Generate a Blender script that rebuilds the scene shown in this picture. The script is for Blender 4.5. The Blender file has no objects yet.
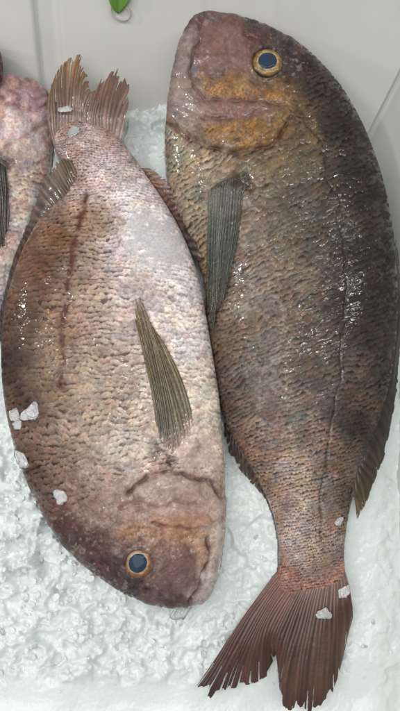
import bpy, math, random
import numpy as np
from mathutils import Vector, Matrix

random.seed(7)
RNG = np.random.default_rng(11)
SC = bpy.context.scene
COL = SC.collection

# ------------------------------------------------------------------ camera
TILT = math.radians(10.0)
DIST = 0.80                      # metres from the lens to the middle of the fish
F = 800.0                        # focal length in photograph pixels (400 x 711)
TARGET = np.array([0.0, 0.0, 0.035])
DVEC = np.array([0.0, math.sin(TILT), -math.cos(TILT)])
UVEC = np.array([0.0, math.cos(TILT), math.sin(TILT)])
RVEC = np.array([1.0, 0.0, 0.0])
CPOS = TARGET - DIST * DVEC
cam_d = bpy.data.cameras.new('camera')
cam = bpy.data.objects.new('camera', cam_d)
COL.objects.link(cam)
cam.location = CPOS
cam.rotation_euler = (TILT, 0, 0)
cam_d.sensor_fit = 'VERTICAL'
cam_d.angle = 2 * math.atan(355.5 / F)
cam_d.clip_start = 0.01
cam_d.clip_end = 50
SC.camera = cam

# ------------------------------------------------------------------ light
world = bpy.data.worlds.new('World')
SC.world = world
world.use_nodes = True
bg = world.node_tree.nodes['Background']
bg.inputs['Color'].default_value = (0.93, 0.98, 1.0, 1)
bg.inputs['Strength'].default_value = 0.22


def area_lamp(name, loc, look, sx, sy, power, col):
    d = bpy.data.lights.new(name, 'AREA')
    d.shape = 'RECTANGLE'
    d.size, d.size_y = sx, sy
    d.energy = power
    d.color = col
    o = bpy.data.objects.new(name, d)
    COL.objects.link(o)
    o.location = loc
    v = Vector(look) - Vector(loc)
    o.rotation_euler = v.to_track_quat('-Z', 'Y').to_euler()
    return o


area_lamp('ceiling_lamp', (-0.55, -0.25, 2.1), (0, 0, 0), 1.9, 1.5, 27, (1.0, 0.985, 0.96))
area_lamp('tube_lamp', (-0.95, 0.42, 1.35), (0, 0, 0), 0.10, 0.14, 3.6, (1.0, 0.97, 0.92))
area_lamp('tube_lamp', (-1.20, 0.42, 0.62), (-0.15, 0.12, 0.05), 0.07, 0.07, 3.4, (1.0, 0.97, 0.92))
area_lamp('tube_lamp', (0.55, 0.25, 1.5), (0, 0.05, 0), 0.05, 1.5, 7.0, (1.0, 0.98, 0.95))

SC.view_settings.view_transform = 'Standard'
SC.view_settings.look = 'None'
SC.view_settings.exposure = 0
SC.view_settings.gamma = 1
SC.cycles.use_denoising = True
SC.cycles.max_bounces = 8


# ------------------------------------------------------------------ maths
def unproject(px, py, z):
    px, py, z = np.broadcast_arrays(np.asarray(px, float), np.asarray(py, float), np.asarray(z, float))
    r = DVEC + ((px - 200) / F)[..., None] * RVEC + ((355.5 - py) / F)[..., None] * UVEC
    k = (z - CPOS[2]) / r[..., 2]
    return CPOS + k[..., None] * r


def project(P):
    q = np.asarray(P, float) - CPOS
    d = q @ DVEC
    return 200 + F * (q @ RVEC) / d, 355.5 - F * (q @ UVEC) / d


def smooth(a, b, x):
    t = np.clip((x - a) / (b - a + 1e-12), 0, 1)
    return t * t * (3 - 2 * t)


def hash2(i, j, seed):
    h = (i.astype(np.int64) * 374761393 + j.astype(np.int64) * 668265263 + seed * 1442695041) & 0xFFFFFFFF
    h = ((h ^ (h >> 13)) * 1274126177) & 0xFFFFFFFF
    h = ((h ^ (h >> 16)) * 2246822519) & 0xFFFFFFFF
    h = h ^ (h >> 15)
    return (h & 0xFFFFFF) / float(0x1000000)


def vnoise(x, y, seed=0):
    i, j = np.floor(x), np.floor(y)
    u, v = x - i, y - j
    u, v = u * u * (3 - 2 * u), v * v * (3 - 2 * v)
    a, b = hash2(i, j, seed), hash2(i + 1, j, seed)
    c, d = hash2(i, j + 1, seed), hash2(i + 1, j + 1, seed)
    return (a * (1 - u) + b * u) * (1 - v) + (c * (1 - u) + d * u) * v


def fbm(x, y, seed=0, octv=4):
    s, a, n = 0.0, 0.5, 0.0
    for k in range(octv):
        s = s + a * vnoise(x * 2 ** k + 17.3 * k, y * 2 ** k - 9.1 * k, seed + k)
        n += a
        a *= 0.5
    return s / n


def catmull(pts, n):
    p = np.asarray(pts, float)
    p = np.vstack([2 * p[0] - p[1], p, 2 * p[-1] - p[-2]])
    t = np.linspace(0, len(p) - 3, n)
    i = np.minimum(t.astype(int), len(p) - 4)
    f = (t - i)[:, None]
    p0, p1, p2, p3 = p[i], p[i + 1], p[i + 2], p[i + 3]
    return 0.5 * (2 * p1 + (p2 - p0) * f + (2 * p0 - 5 * p1 + 4 * p2 - p3) * f ** 2 + (3 * p1 - p0 - 3 * p2 + p3) * f ** 3)


def poly_dist(px, py, pts):
    d = np.full(px.shape, 1e9)
    for (x0, y0), (x1, y1) in zip(pts[:-1], pts[1:]):
        vx, vy = x1 - x0, y1 - y0
        t = np.clip(((px - x0) * vx + (py - y0) * vy) / (vx * vx + vy * vy + 1e-9), 0, 1)
        d = np.minimum(d, np.hypot(px - x0 - t * vx, py - y0 - t * vy))
    return d


def poly_inside(px, py, pts):
    ins = np.zeros(px.shape, bool)
    n = len(pts)
    for k in range(n):
        x0, y0 = pts[k]
        x1, y1 = pts[(k + 1) % n]
        c = ((y0 > py) != (y1 > py)) & (px < (x1 - x0) * (py - y0) / (y1 - y0 + 1e-12) + x0)
        ins ^= c
    return ins


def poly_sdf(px, py, pts):
    d = poly_dist(px, py, list(pts) + [pts[0]])
    return np.where(poly_inside(px, py, pts), d, -d)      # positive inside


def curve(pts, n=60):
    return [tuple(p) for p in catmull(pts, n)]


def lin(c):
    c = np.asarray(c, float) / 255.0
    return np.where(c <= 0.04045, c / 12.92, ((c + 0.055) / 1.055) ** 2.4)


def blend_field(px, py, table, power=3.0, warp=0.0, seed=5):
    """smooth pigment field through a table of (x, y, r, g, b)"""
    if warp:
        wx = (fbm(px / 22, py / 22, seed, 3) - 0.5) * warp
        wy = (fbm(px / 22 + 50, py / 22 - 30, seed + 9, 3) - 0.5) * warp
        px, py = px + wx, py + wy
    acc = np.zeros(px.shape + (3,))
    tot = np.zeros(px.shape)
    for x, y, r, g, b in table:
        w = 1.0 / ((px - x) ** 2 + (py - y) ** 2 + 160.0) ** (power / 2)
        acc += w[..., None] * lin((r, g, b))
        tot += w
    return acc / tot[..., None]


# ------------------------------------------------------------------ mesh helpers
def link_mesh(name, verts, faces, mat, parent=None, col=None, wet=None, smooth_shade=True):
    verts = np.asarray(verts, np.float32).reshape(-1, 3)
    me = bpy.data.meshes.new(name)
    if isinstance(faces, np.ndarray):
        nf, k = faces.shape
        me.vertices.add(len(verts))
        me.vertices.foreach_set('co', verts.ravel())
        me.loops.add(nf * k)
        me.loops.foreach_set('vertex_index', faces.astype(np.int32).ravel())
        me.polygons.add(nf)
        me.polygons.foreach_set('loop_start', np.arange(0, nf * k, k, dtype=np.int32))
        me.update(calc_edges=True)
    else:
        me.from_pydata([tuple(map(float, v)) for v in verts], [], faces)
        me.update()
    me.validate()
    me.polygons.foreach_set('use_smooth', np.full(len(me.polygons), smooth_shade))
    if col is not None:
        a = me.color_attributes.new('pigment', 'FLOAT_COLOR', 'POINT')
        c = np.ones((len(verts), 4), np.float32)
        c[:, :3] = np.clip(col, 0, 1)
        a.data.foreach_set('color', c.ravel())
    if wet is not None:
        a = me.attributes.new('wet', 'FLOAT', 'POINT')
        a.data.foreach_set('value', np.asarray(wet, np.float32).ravel())
    me.materials.append(mat)
    o = bpy.data.objects.new(name, me)
    COL.objects.link(o)
    if parent is not None:
        o.parent = parent
        o.matrix_parent_inverse = Matrix.Translation(-Vector(parent.location))
    return o


def tag(o, label=None, cat=None, group=None, kind=None):
    if label:
        o['label'] = label
    if cat:
        o['category'] = cat
    if group:
        o['group'] = group
    if kind:
        o['kind'] = kind
    return o


def thing(name, loc, label, cat, group=None):
    o = bpy.data.objects.new(name, None)
    o.empty_display_size = 0.02
    COL.objects.link(o)
    o.location = tuple(float(v) for v in loc)
    return tag(o, label, cat, group)


def grid_faces(m, n, wrap_n=False):
    i = np.arange(m - 1)[:, None]
    j = np.arange(n if wrap_n else n - 1)[None, :]
    j2 = (j + 1) % n
    a = i * n + j
    b = i * n + j2
    return np.stack([a, b, b + n, a + n], -1).reshape(-1, 4)


# ------------------------------------------------------------------ materials
def new_mat(name):
    m = bpy.data.materials.new(name)
    m.use_nodes = True
    nt = m.node_tree
    p = nt.nodes['Principled BSDF']
    return m, nt, p


def nd(nt, kind, **kw):
    n = nt.nodes.new(kind)
    for k, v in kw.items():
        if hasattr(n, k):
            setattr(n, k, v)
        else:
            n.inputs[k].default_value = v
    return n


def skin_material(name, rough=0.45, coat=0.85, coat_rough=0.07, bump=0.35, sss=0.0, mottle=0.2, trans=0.0, spec=0.28, alpha=False):
    m, nt, p = new_mat(name)
    at = nd(nt, 'ShaderNodeAttribute', attribute_name='pigment')
    wt = nd(nt, 'ShaderNodeAttribute', attribute_name='wet')
    tc = nd(nt, 'ShaderNodeTexCoord')
    n1 = nd(nt, 'ShaderNodeTexNoise', Scale=420.0, Detail=5.0, Roughness=0.65)
    nt.links.new(tc.outputs['Object'], n1.inputs['Vector'])
    r1 = nd(nt, 'ShaderNodeMapRange')
    r1.inputs['From Min'].default_value = 0.3
    r1.inputs['From Max'].default_value = 0.7
    r1.inputs['To Min'].default_value = 1 - mottle
    r1.inputs['To Max'].default_value = 1 + mottle
    nt.links.new(n1.outputs['Fac'], r1.inputs['Value'])
    mx = nd(nt, 'ShaderNodeVectorMath', operation='SCALE')
    nt.links.new(at.outputs['Color'], mx.inputs[0])
    nt.links.new(r1.outputs['Result'], mx.inputs['Scale'])
    nt.links.new(mx.outputs['Vector'], p.inputs['Base Color'])
    n2 = nd(nt, 'ShaderNodeTexNoise', Scale=900.0, Detail=3.0, Roughness=0.6)
    nt.links.new(tc.outputs['Object'], n2.inputs['Vector'])
    b = nd(nt, 'ShaderNodeBump', Strength=bump, Distance=0.0006)
    nt.links.new(n2.outputs['Fac'], b.inputs['Height'])
    nt.links.new(b.outputs['Normal'], p.inputs['Normal'])
    n3 = nd(nt, 'ShaderNodeTexNoise', Scale=140.0, Detail=2.0)
    nt.links.new(tc.outputs['Object'], n3.inputs['Vector'])
    b2 = nd(nt, 'ShaderNodeBump', Strength=0.45, Distance=0.0012)
    nt.links.new(n3.outputs['Fac'], b2.inputs['Height'])
    nt.links.new(b2.outputs['Normal'], p.inputs['Coat Normal'])
    p.inputs['Roughness'].default_value = rough
    p.inputs['Specular IOR Level'].default_value = spec
    mc = nd(nt, 'ShaderNodeMath', operation='MULTIPLY')
    mc.inputs[1].default_value = coat
    nt.links.new(wt.outputs['Fac'], mc.inputs[0])
    nt.links.new(mc.outputs[0], p.inputs['Coat Weight'])
    p.inputs['Coat Roughness'].default_value = coat_rough
    p.inputs['Coat IOR'].default_value = 1.38
    p.inputs['Subsurface Weight'].default_value = sss
    p.inputs['Subsurface Radius'].default_value = (1.0, 0.45, 0.3)
    p.inputs['Subsurface Scale'].default_value = 0.003
    p.inputs['Transmission Weight'].default_value = trans
    if alpha:
        op = nd(nt, 'ShaderNodeAttribute', attribute_name='opacity')
        nt.links.new(op.outputs['Fac'], p.inputs['Alpha'])
    return m


M_SKIN = skin_material('wet_fish_skin')
M_FIN = skin_material('wet_fin_membrane', rough=0.35, coat=0.7, coat_rough=0.12, bump=0.25, sss=0.0, mottle=0.22, alpha=True)


def plain(name, col, rough=0.4, coat=0.0, noise=0.0, scale=60.0, bump=0.0, bdist=0.001, sss=0.0, trans=0.0, sss_scale=0.006):
    m, nt, p = new_mat(name)
    p.inputs['Roughness'].default_value = rough
    p.inputs['Coat Weight'].default_value = coat
    p.inputs['Coat Roughness'].default_value = 0.06
    p.inputs['Transmission Weight'].default_value = trans
    p.inputs['Subsurface Weight'].default_value = sss
    p.inputs['Subsurface Radius'].default_value = (0.8, 1.0, 1.0)
    p.inputs['Subsurface Scale'].default_value = sss_scale
    tc = nd(nt, 'ShaderNodeTexCoord')
    n = nd(nt, 'ShaderNodeTexNoise', Scale=scale, Detail=5.0, Roughness=0.6)
    nt.links.new(tc.outputs['Object'], n.inputs['Vector'])
    cr = nd(nt, 'ShaderNodeMix', data_type='RGBA')
    c = np.array(col)
    cr.inputs[6].default_value = (*np.clip(c * (1 - noise), 0, 1), 1)
    cr.inputs[7].default_value = (*np.clip(c * (1 + noise), 0, 1), 1)
    nt.links.new(n.outputs['Fac'], cr.inputs[0])
    nt.links.new(cr.outputs[2], p.inputs['Base Color'])
    if bump:
        b = nd(nt, 'ShaderNodeBump', Strength=bump, Distance=bdist)
        nt.links.new(n.outputs['Fac'], b.inputs['Height'])
        nt.links.new(b.outputs['Normal'], p.inputs['Normal'])
    return m


M_ICE = plain('crushed_ice', (0.745, 0.795, 0.795), rough=0.24, noise=0.05, scale=60, bump=0.35, bdist=0.003, sss=0.12, sss_scale=0.003)
M_CHIP = plain('ice_chip', (0.93, 0.95, 0.97), rough=0.12, noise=0.06, scale=150, bump=0.4, bdist=0.0012, sss=0.0, trans=0.7, coat=0.6)
M_BOX = plain('white_foam', (0.53, 0.536, 0.505), rough=0.5, noise=0.09, scale=14, bump=0.25, bdist=0.0015)
M_TABLE = plain('grey_steel_table', (0.30, 0.31, 0.31), rough=0.4, noise=0.1, scale=8)
M_LEAF = plain('green_leaf', (0.09, 0.22, 0.025), rough=0.4, noise=0.25, scale=70, bump=0.2)
M_STEM = plain('pale_stem', (0.42, 0.40, 0.33), rough=0.5, noise=0.1)
M_PUPIL = plain('clouded_pupil', (0.03, 0.05, 0.085), rough=0.12, coat=0.12, noise=0.25, scale=250)
M_PUPIL.node_tree.nodes['Principled BSDF'].inputs['Specular IOR Level'].default_value = 0.12

# ------------------------------------------------------------------ the fish
GAIN = 0.88         # photograph colour -> surface colour under this light


def scale_pattern(a, b, seed, jit=0.22):
    i0 = np.floor(a)
    best = np.full(a.shape, -9.0)
    bdx = np.zeros(a.shape)
    bdy = np.zeros(a.shape)
    bid = np.zeros(a.shape)
    for di in (-1, 0, 1):
        i = i0 + di
        off = 0.5 * np.mod(i, 2)
        jn = np.round(b - off)
        for dj in (-1, 0, 1):
            j = jn + dj
            r1, r2, r3 = hash2(i, j, seed), hash2(i, j, seed + 1), hash2(i, j, seed + 2)
            dx = a - (i + (r1 - 0.5) * jit * 2)
            dy = b - (j + off + (r2 - 0.5) * jit * 1.6)
            ry = 0.80 + 0.1 * r3
            q = (dx / 1.5) ** 2 + (dy / ry) ** 2
            h = 0.55 * dx + 0.18 * (r3 - 0.5) - 0.30 * (dy / ry) ** 2 + (r1 - 0.5) * 0.5 * dy
            h = np.where(q < 1, h, -9)
            m = h > best
            best = np.where(m, h, best)
            bdx = np.where(m, dx, bdx)
            bdy = np.where(m, dy / ry, bdy)
            bid = np.where(m, hash2(i, j, seed + 3), bid)
    best = np.where(best < -2, -0.4, best)
    return best, bdx, bdy, bid


ZMAPS = {}
MX0, MY0, MW, MH = -220, -80, 700, 860


def make_zmap(px, py, z):
    m = np.full((MH, MW), -1.0)
    ix = np.clip(np.round(px - MX0).astype(int), 0, MW - 1)
    iy = np.clip(np.round(py - MY0).astype(int), 0, MH - 1)
    np.maximum.at(m, (iy.ravel(), ix.ravel()), z.ravel())
    for _ in range(3):                                    # close pinholes
        hole = m < -0.5
        s = np.full(m.shape, -1.0)
        for dy, dx in ((0, 1), (0, -1), (1, 0), (-1, 0)):
            s = np.maximum(s, np.roll(np.roll(m, dy, 0), dx, 1))
        m = np.where(hole, s, m)
    return m


def surf_z(key, px, py, default=0.02):
    m = ZMAPS[key]
    fx = np.clip(np.asarray(px, float) - MX0, 0, MW - 2)
    fy = np.clip(np.asarray(py, float) - MY0, 0, MH - 2)
    i, j = fx.astype(int), fy.astype(int)
    z = m[j, i]
    return np.where(z < -0.5, default, z)


class Fish:
    pass


def make_body(key, root, pairs, hts, zc, colours, features, head_poly, scale_amp, seed, nsub=42, ktop=440, ell=5.6, nt=33,
              scale_dark=0.6, scale_pale=1.15, tint_dark=(1, 0.9, 0.85), gain=1.0, cast=(1, 1, 1), water=(), hue=0.55, warp=14, red=0.0):
    pr = np.asarray(pairs, float)
    n = (len(pr) - 1) * nsub + 1
    pp = catmull(pr, n)
    st = np.linspace(0, len(pr) - 1, n)
    hh = np.interp(st, [h[0] for h in hts], [h[1] for h in hts]) / 1000.0
    k = np.ones(nsub) / nsub
    hh = np.convolve(np.pad(hh, nsub // 2, mode='edge'), k, 'same')[nsub // 2:nsub // 2 + n]
    zcs = np.interp(st, np.linspace(0, len(pr) - 1, len(zc)), zc)
    D = unproject(pp[:, 0], pp[:, 1], zcs)
    V = unproject(pp[:, 2], pp[:, 3], zcs)
    kbot = 44
    ph = np.concatenate([np.linspace(0, math.pi, ktop), np.linspace(math.pi, 2 * math.pi, kbot + 2)[1:-1]])
    t = (1 - np.cos(ph)) / 2
    sn = np.sin(ph)
    sn = np.sign(sn) * np.abs(sn) ** 0.86
    P = D[:, None, :] * (1 - t)[None, :, None] + V[:, None, :] * t[None, :, None]
    P[:, :, 2] += hh[:, None] * sn[None, :]
    # smooth normals
    du = np.gradient(P, axis=0)
    dv = (np.roll(P, -1, 1) - np.roll(P, 1, 1))
    N = np.cross(dv, du)
    N /= np.linalg.norm(N, axis=-1, keepdims=True) + 1e-12
    mid = (D + V) / 2
    C = P - mid[:, None, :]
    if (N * C).sum() < 0:
        N = -N
    px, py = project(P)
    top = np.zeros(P.shape[:2], bool)
    top[:, :ktop] = True
    # body coordinates
    w = np.linalg.norm(D - V, axis=1) * 1000
    seg = np.concatenate([[0], np.linalg.norm(np.diff(mid, axis=0), axis=1) * 1000])
    a = np.cumsum(seg / (ell * (0.40 + 0.60 * w / w.max())))
    arc = np.concatenate([np.zeros((n, 1)), np.cumsum(np.linalg.norm(np.diff(P, axis=1), axis=2), 1)], 1)
    tau = arc / arc[:, ktop - 1:ktop]
    A = np.repeat(a[:, None], P.shape[1], 1)
    B = tau * nt
    A = A + (fbm(px / 26, py / 26, seed + 40, 4) - 0.5) * 2.9
    B = B + (fbm(px / 26 + 9, py / 26, seed + 50, 4) - 0.5) * 2.6
    sh, sdx, sdy, sid = scale_pattern(A, B, seed)
    hd = smooth(-5, 7, poly_sdf(px, py, head_poly))       # 1 on the scale-less head
    amp = scale_amp * (1 - 0.96 * hd) * smooth(0.05, 0.45, np.abs(sn))[None, :] ** 0.5
    amp = amp * (0.3 + 1.1 * fbm(px / 28, py / 28, seed + 3, 3)) * (0.5 + 0.5 * w / w.max())[:, None]
    amp = amp * smooth(1.0, 0.93, st / st[-1])[:, None]
    col = blend_field(px, py, colours, 3.2, warp, seed) * GAIN * gain * np.asarray(cast)
    # scale pigment with gap shade painted in: dark pocket at root, pale free edge
    dk = (1 - smooth(0.34, 0.66, sdx + 0.25 * sdy ** 2 - 0.1)) * (0.55 + 0.75 * sid)
    patch = smooth(0.30, 0.62, fbm(px / 15, py / 15, seed + 21, 4))
    fleck = smooth(0.35, 0.65, fbm(px / 3.2, py / 3.2, seed + 25, 3))
    k_sc = (1 - hd) * (0.35 + 0.65 * patch)
    dk = np.clip(1.6 * dk * k_sc * (0.45 + 0.9 * fleck), 0, 1)[..., None]
    dk = dk * (1 - 0.45 * smooth(0.28, 0.62, col.mean(-1)))[..., None]
    lt = (smooth(0.85, 1.10, sdx) * k_sc)[..., None]
    td = np.asarray(tint_dark) * scale_dark
    col = col * (1 + (scale_pale - 1) * lt) * (1 + (td - 1) * dk)
    col = col * (1 + ((sid - 0.5) * 0.36 * (1 - hd)))[..., None]
    # drifting hue: olive, pink and grey patches a few scales wide
    h1 = (fbm(px / 12, py / 12, seed + 71, 4) - 0.5)[..., None]
    h2 = (fbm(px / 12 + 31, py / 12 - 7, seed + 72, 4) - 0.5)[..., None]
    col = col * (1 + hue * (h1 * np.array([0.9, 0.35, -0.6]) + h2 * np.array([0.35, -0.35, -0.1])))
    # blotches
    bl = fbm(px / 9, py / 9, seed + 60, 4) - 0.5
    col = col * (1 + 0.85 * bl)[..., None]
    gr = fbm(px / 1.7, py / 1.7, seed + 65, 2) - 0.5
    col = col * (1 + 0.75 * gr)[..., None]
    if red:
        rd = smooth(0.56, 0.72, fbm(px / 11 + 3, py / 8, seed + 77, 4)) * red
        col = col * (1 - rd[..., None] * np.array([0.05, 0.26, 0.28]))
    # bare head skin: blotches, thin blood vessels, pale slime flecks
    hn = (fbm(px / 7, py / 7, seed + 80, 4) - 0.5) * hd
    col = col * (1 + hn[..., None] * np.array([0.9, 1.15, 1.2]))
    hv = hd * smooth(0.035, 0.0, np.abs(fbm(px / 13, py / 13, seed + 82, 4) - 0.5)) * smooth(0.45, 0.6, fbm(px / 30, py / 30, seed + 83, 2))
    col = col * (1 - 0.55 * hv[..., None]) + lin((118, 52, 50)) * 0.55 * hv[..., None]
    hp = hd * smooth(0.62, 0.76, fbm(px / 3.5, py / 3.5, seed + 84, 3)) * smooth(0.4, 0.6, fbm(px / 20, py / 20, seed + 85, 2))
    col = col * (1 - 0.22 * hp[..., None]) + lin((205, 190, 182)) * 0.22 * hp[..., None]
    dz = amp * sh * 0.001
    dz += hd * ((fbm(px / 5, py / 5, seed + 13, 3) - 0.5) * 0.0012 + (fbm(px / 14, py / 8, seed + 16, 3) - 0.5) * 0.0020)
    dz += (fbm(px / 26, py / 26, seed + 14, 2) - 0.5) * 0.0022 * (np.abs(sn)[None, :])
    wet = smooth(0.47, 0.60, fbm(px / 2.6, py / 2.6, seed + 15, 3)) * (0.4 + 1.2 * smooth(0.4, 0.62, fbm(px / 16, py / 16, seed + 18, 3))) + 0.10
    for wx_, wy_, wr_, wa_ in water:
        wet = wet + wa_ * np.exp(-(((px - wx_) / wr_) ** 2 + ((py - wy_) / wr_) ** 2)) * smooth(0.42, 0.56, fbm(px / 2.2, py / 2.2, seed + 66, 2))
    for f in features:
        kind = f[0]
        if kind == 'groove':                             # polyline, width, depth mm, colour, strength
            _, pts, wd, dep, c, s = f
            d = poly_dist(px + (fbm(px / 20, py / 20, seed + 1, 3) - .5) * 12, py + (fbm(px / 20, py / 20, seed + 2, 3) - .5) * 12, curve(pts))
            brk = smooth(0.25, 0.62, fbm(px / 9 + 5, py / 9, seed + 18, 3))
            wd = wd * (0.75 + 0.7 * fbm(px / 13, py / 13, seed + 19, 2))
            g = np.exp(-(d / wd) ** 2) * (0.35 + 0.65 * brk)
            dz -= g * dep * 0.0010
            if c is not None:
                kk = (np.exp(-(d / (wd * 1.35)) ** 2) * s * (0.25 + 0.75 * brk))[..., None]
                col = col * (1 - kk) + lin(c) * GAIN * kk
        elif kind == 'plate':                            # polygon, edge px, height mm, colour, strength
            _, pts, ed, hgt, c, s = f
            q = poly_sdf(px, py, curve(list(pts) + [pts[0]], 90)) + (fbm(px / 5, py / 5, seed + 4, 2) - .5) * 4
            g = smooth(0, ed, q)
            dz += g * hgt * 0.0011
            if c is not None:
                kk = (smooth(-2, ed, q) * s)[..., None]
                tex = 0.5 + 1.0 * fbm(px / 5, py / 5, seed + 6, 4)
                col = col * (1 - kk) + (lin(c) * GAIN)[None, None] * tex[..., None] * kk
        elif kind == 'small_scales':                     # polygon: fine bumpy cheek scales
            _, pts, pitch, hgt, c, s = f
            q = poly_sdf(px, py, curve(list(pts) + [pts[0]], 90))
            g = smooth(-3, 5, q)
            h2, dx2, dy2, id2 = scale_pattern(A * ell / pitch, B * 7.0 / pitch, seed + 31, 0.25)
            dz += g * hgt * 0.001 * h2
            kk = (g * s)[..., None]
            sh2 = (0.35 + 0.8 * smooth(0.2, 0.9, dx2)) * (0.6 + 0.7 * id2) * (0.6 + 0.8 * fbm(px / 9, py / 9, seed + 36, 3))
            kk = kk * smooth(0.25, 0.5, fbm(px / 10, py / 10, seed + 35, 3))[..., None]
            col = col * (1 - kk) + (lin(c) * GAIN)[None, None] * sh2[..., None] * kk
        elif kind == 'film':                             # pale smooth slime
            _, pts, c, s = f
            q = poly_sdf(px, py, curve(list(pts) + [pts[0]], 90)) + (fbm(px / 7, py / 7, seed + 8, 4) - .5) * 34
            g = smooth(-4, 7, q) * s
            dz = dz * (1 - g)
            col = col * (1 - g[..., None]) + lin(c) * GAIN * g[..., None]
        elif kind == 'socket':                           # eye: centre, radius, depth mm
            _, (cx, cy), r, dep = f
            d = np.hypot(px - cx, py - cy)
            dz = dz * (1 - smooth(r + 4, r - 2, d))
            dz -= dep * 0.001 * smooth(r + 0.5, r - 2.5, d)
            dz += 0.001 * (0.7 + 1.5 * fbm(px / 4, py / 4, seed + 90, 3)) * np.exp(-((d - r - 0.4) / 1.9) ** 2)
            col = col * (1 - 0.45 * np.exp(-((d - r - 0.5) / 1.6) ** 2) * smooth(0.35, 0.6, fbm(px / 5, py / 5, seed + 91, 2)))[..., None]
    dz = np.where(top, dz, 0)
    Q = P + N * dz[..., None]
    f = Fish()
    f.px, f.py = project(Q)
    ZMAPS[key] = make_zmap(f.px[:, :ktop], f.py[:, :ktop], Q[:, :ktop, 2])
    # lower envelope, dense, for the hollow in the ice
    low = P[:, :ktop].copy()
    low[:, :, 2] = 2 * zcs[:, None] - low[:, :, 2]
    f.low = low.reshape(-1, 3)
    kk = P.shape[1]
    faces = grid_faces(n, kk, True)
    verts = np.vstack([Q.reshape(-1, 3), Q[0].mean(0)[None], Q[-1].mean(0)[None]])
    i0, i1 = n * kk, n * kk + 1
    jj = np.arange(kk)
    c0 = np.stack([jj, (jj + 1) % kk, np.full(kk, i0), np.full(kk, i0)], -1)
    c1 = np.stack([(n - 1) * kk + (jj + 1) % kk, (n - 1) * kk + jj, np.full(kk, i1), np.full(kk, i1)], -1)
    colv = np.vstack([col.reshape(-1, 3), col[0].mean(0)[None], col[-1].mean(0)[None]])
    wetv = np.concatenate([wet.ravel(), [0.5, 0.5]])
    # triangles at the two ends, quads elsewhere: split all to triangles for one array
    tri = np.vstack([faces[:, [0, 1, 2]], faces[:, [0, 2, 3]], c0[:, :3], c1[:, :3]])
    # orientation
    nn = np.cross(verts[faces[:, 1]] - verts[faces[:, 0]], verts[faces[:, 2]] - verts[faces[:, 0]])
    topf = faces[(n // 2) * kk + ktop // 2]
    nz = np.cross(verts[topf[1]] - verts[topf[0]], verts[topf[2]] - verts[topf[0]])[2]
    if nz < 0:
        tri = tri[:, ::-1]
    f.body = link_mesh('body', verts, tri, M_SKIN, root, colv, wetv)
    return f


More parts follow.
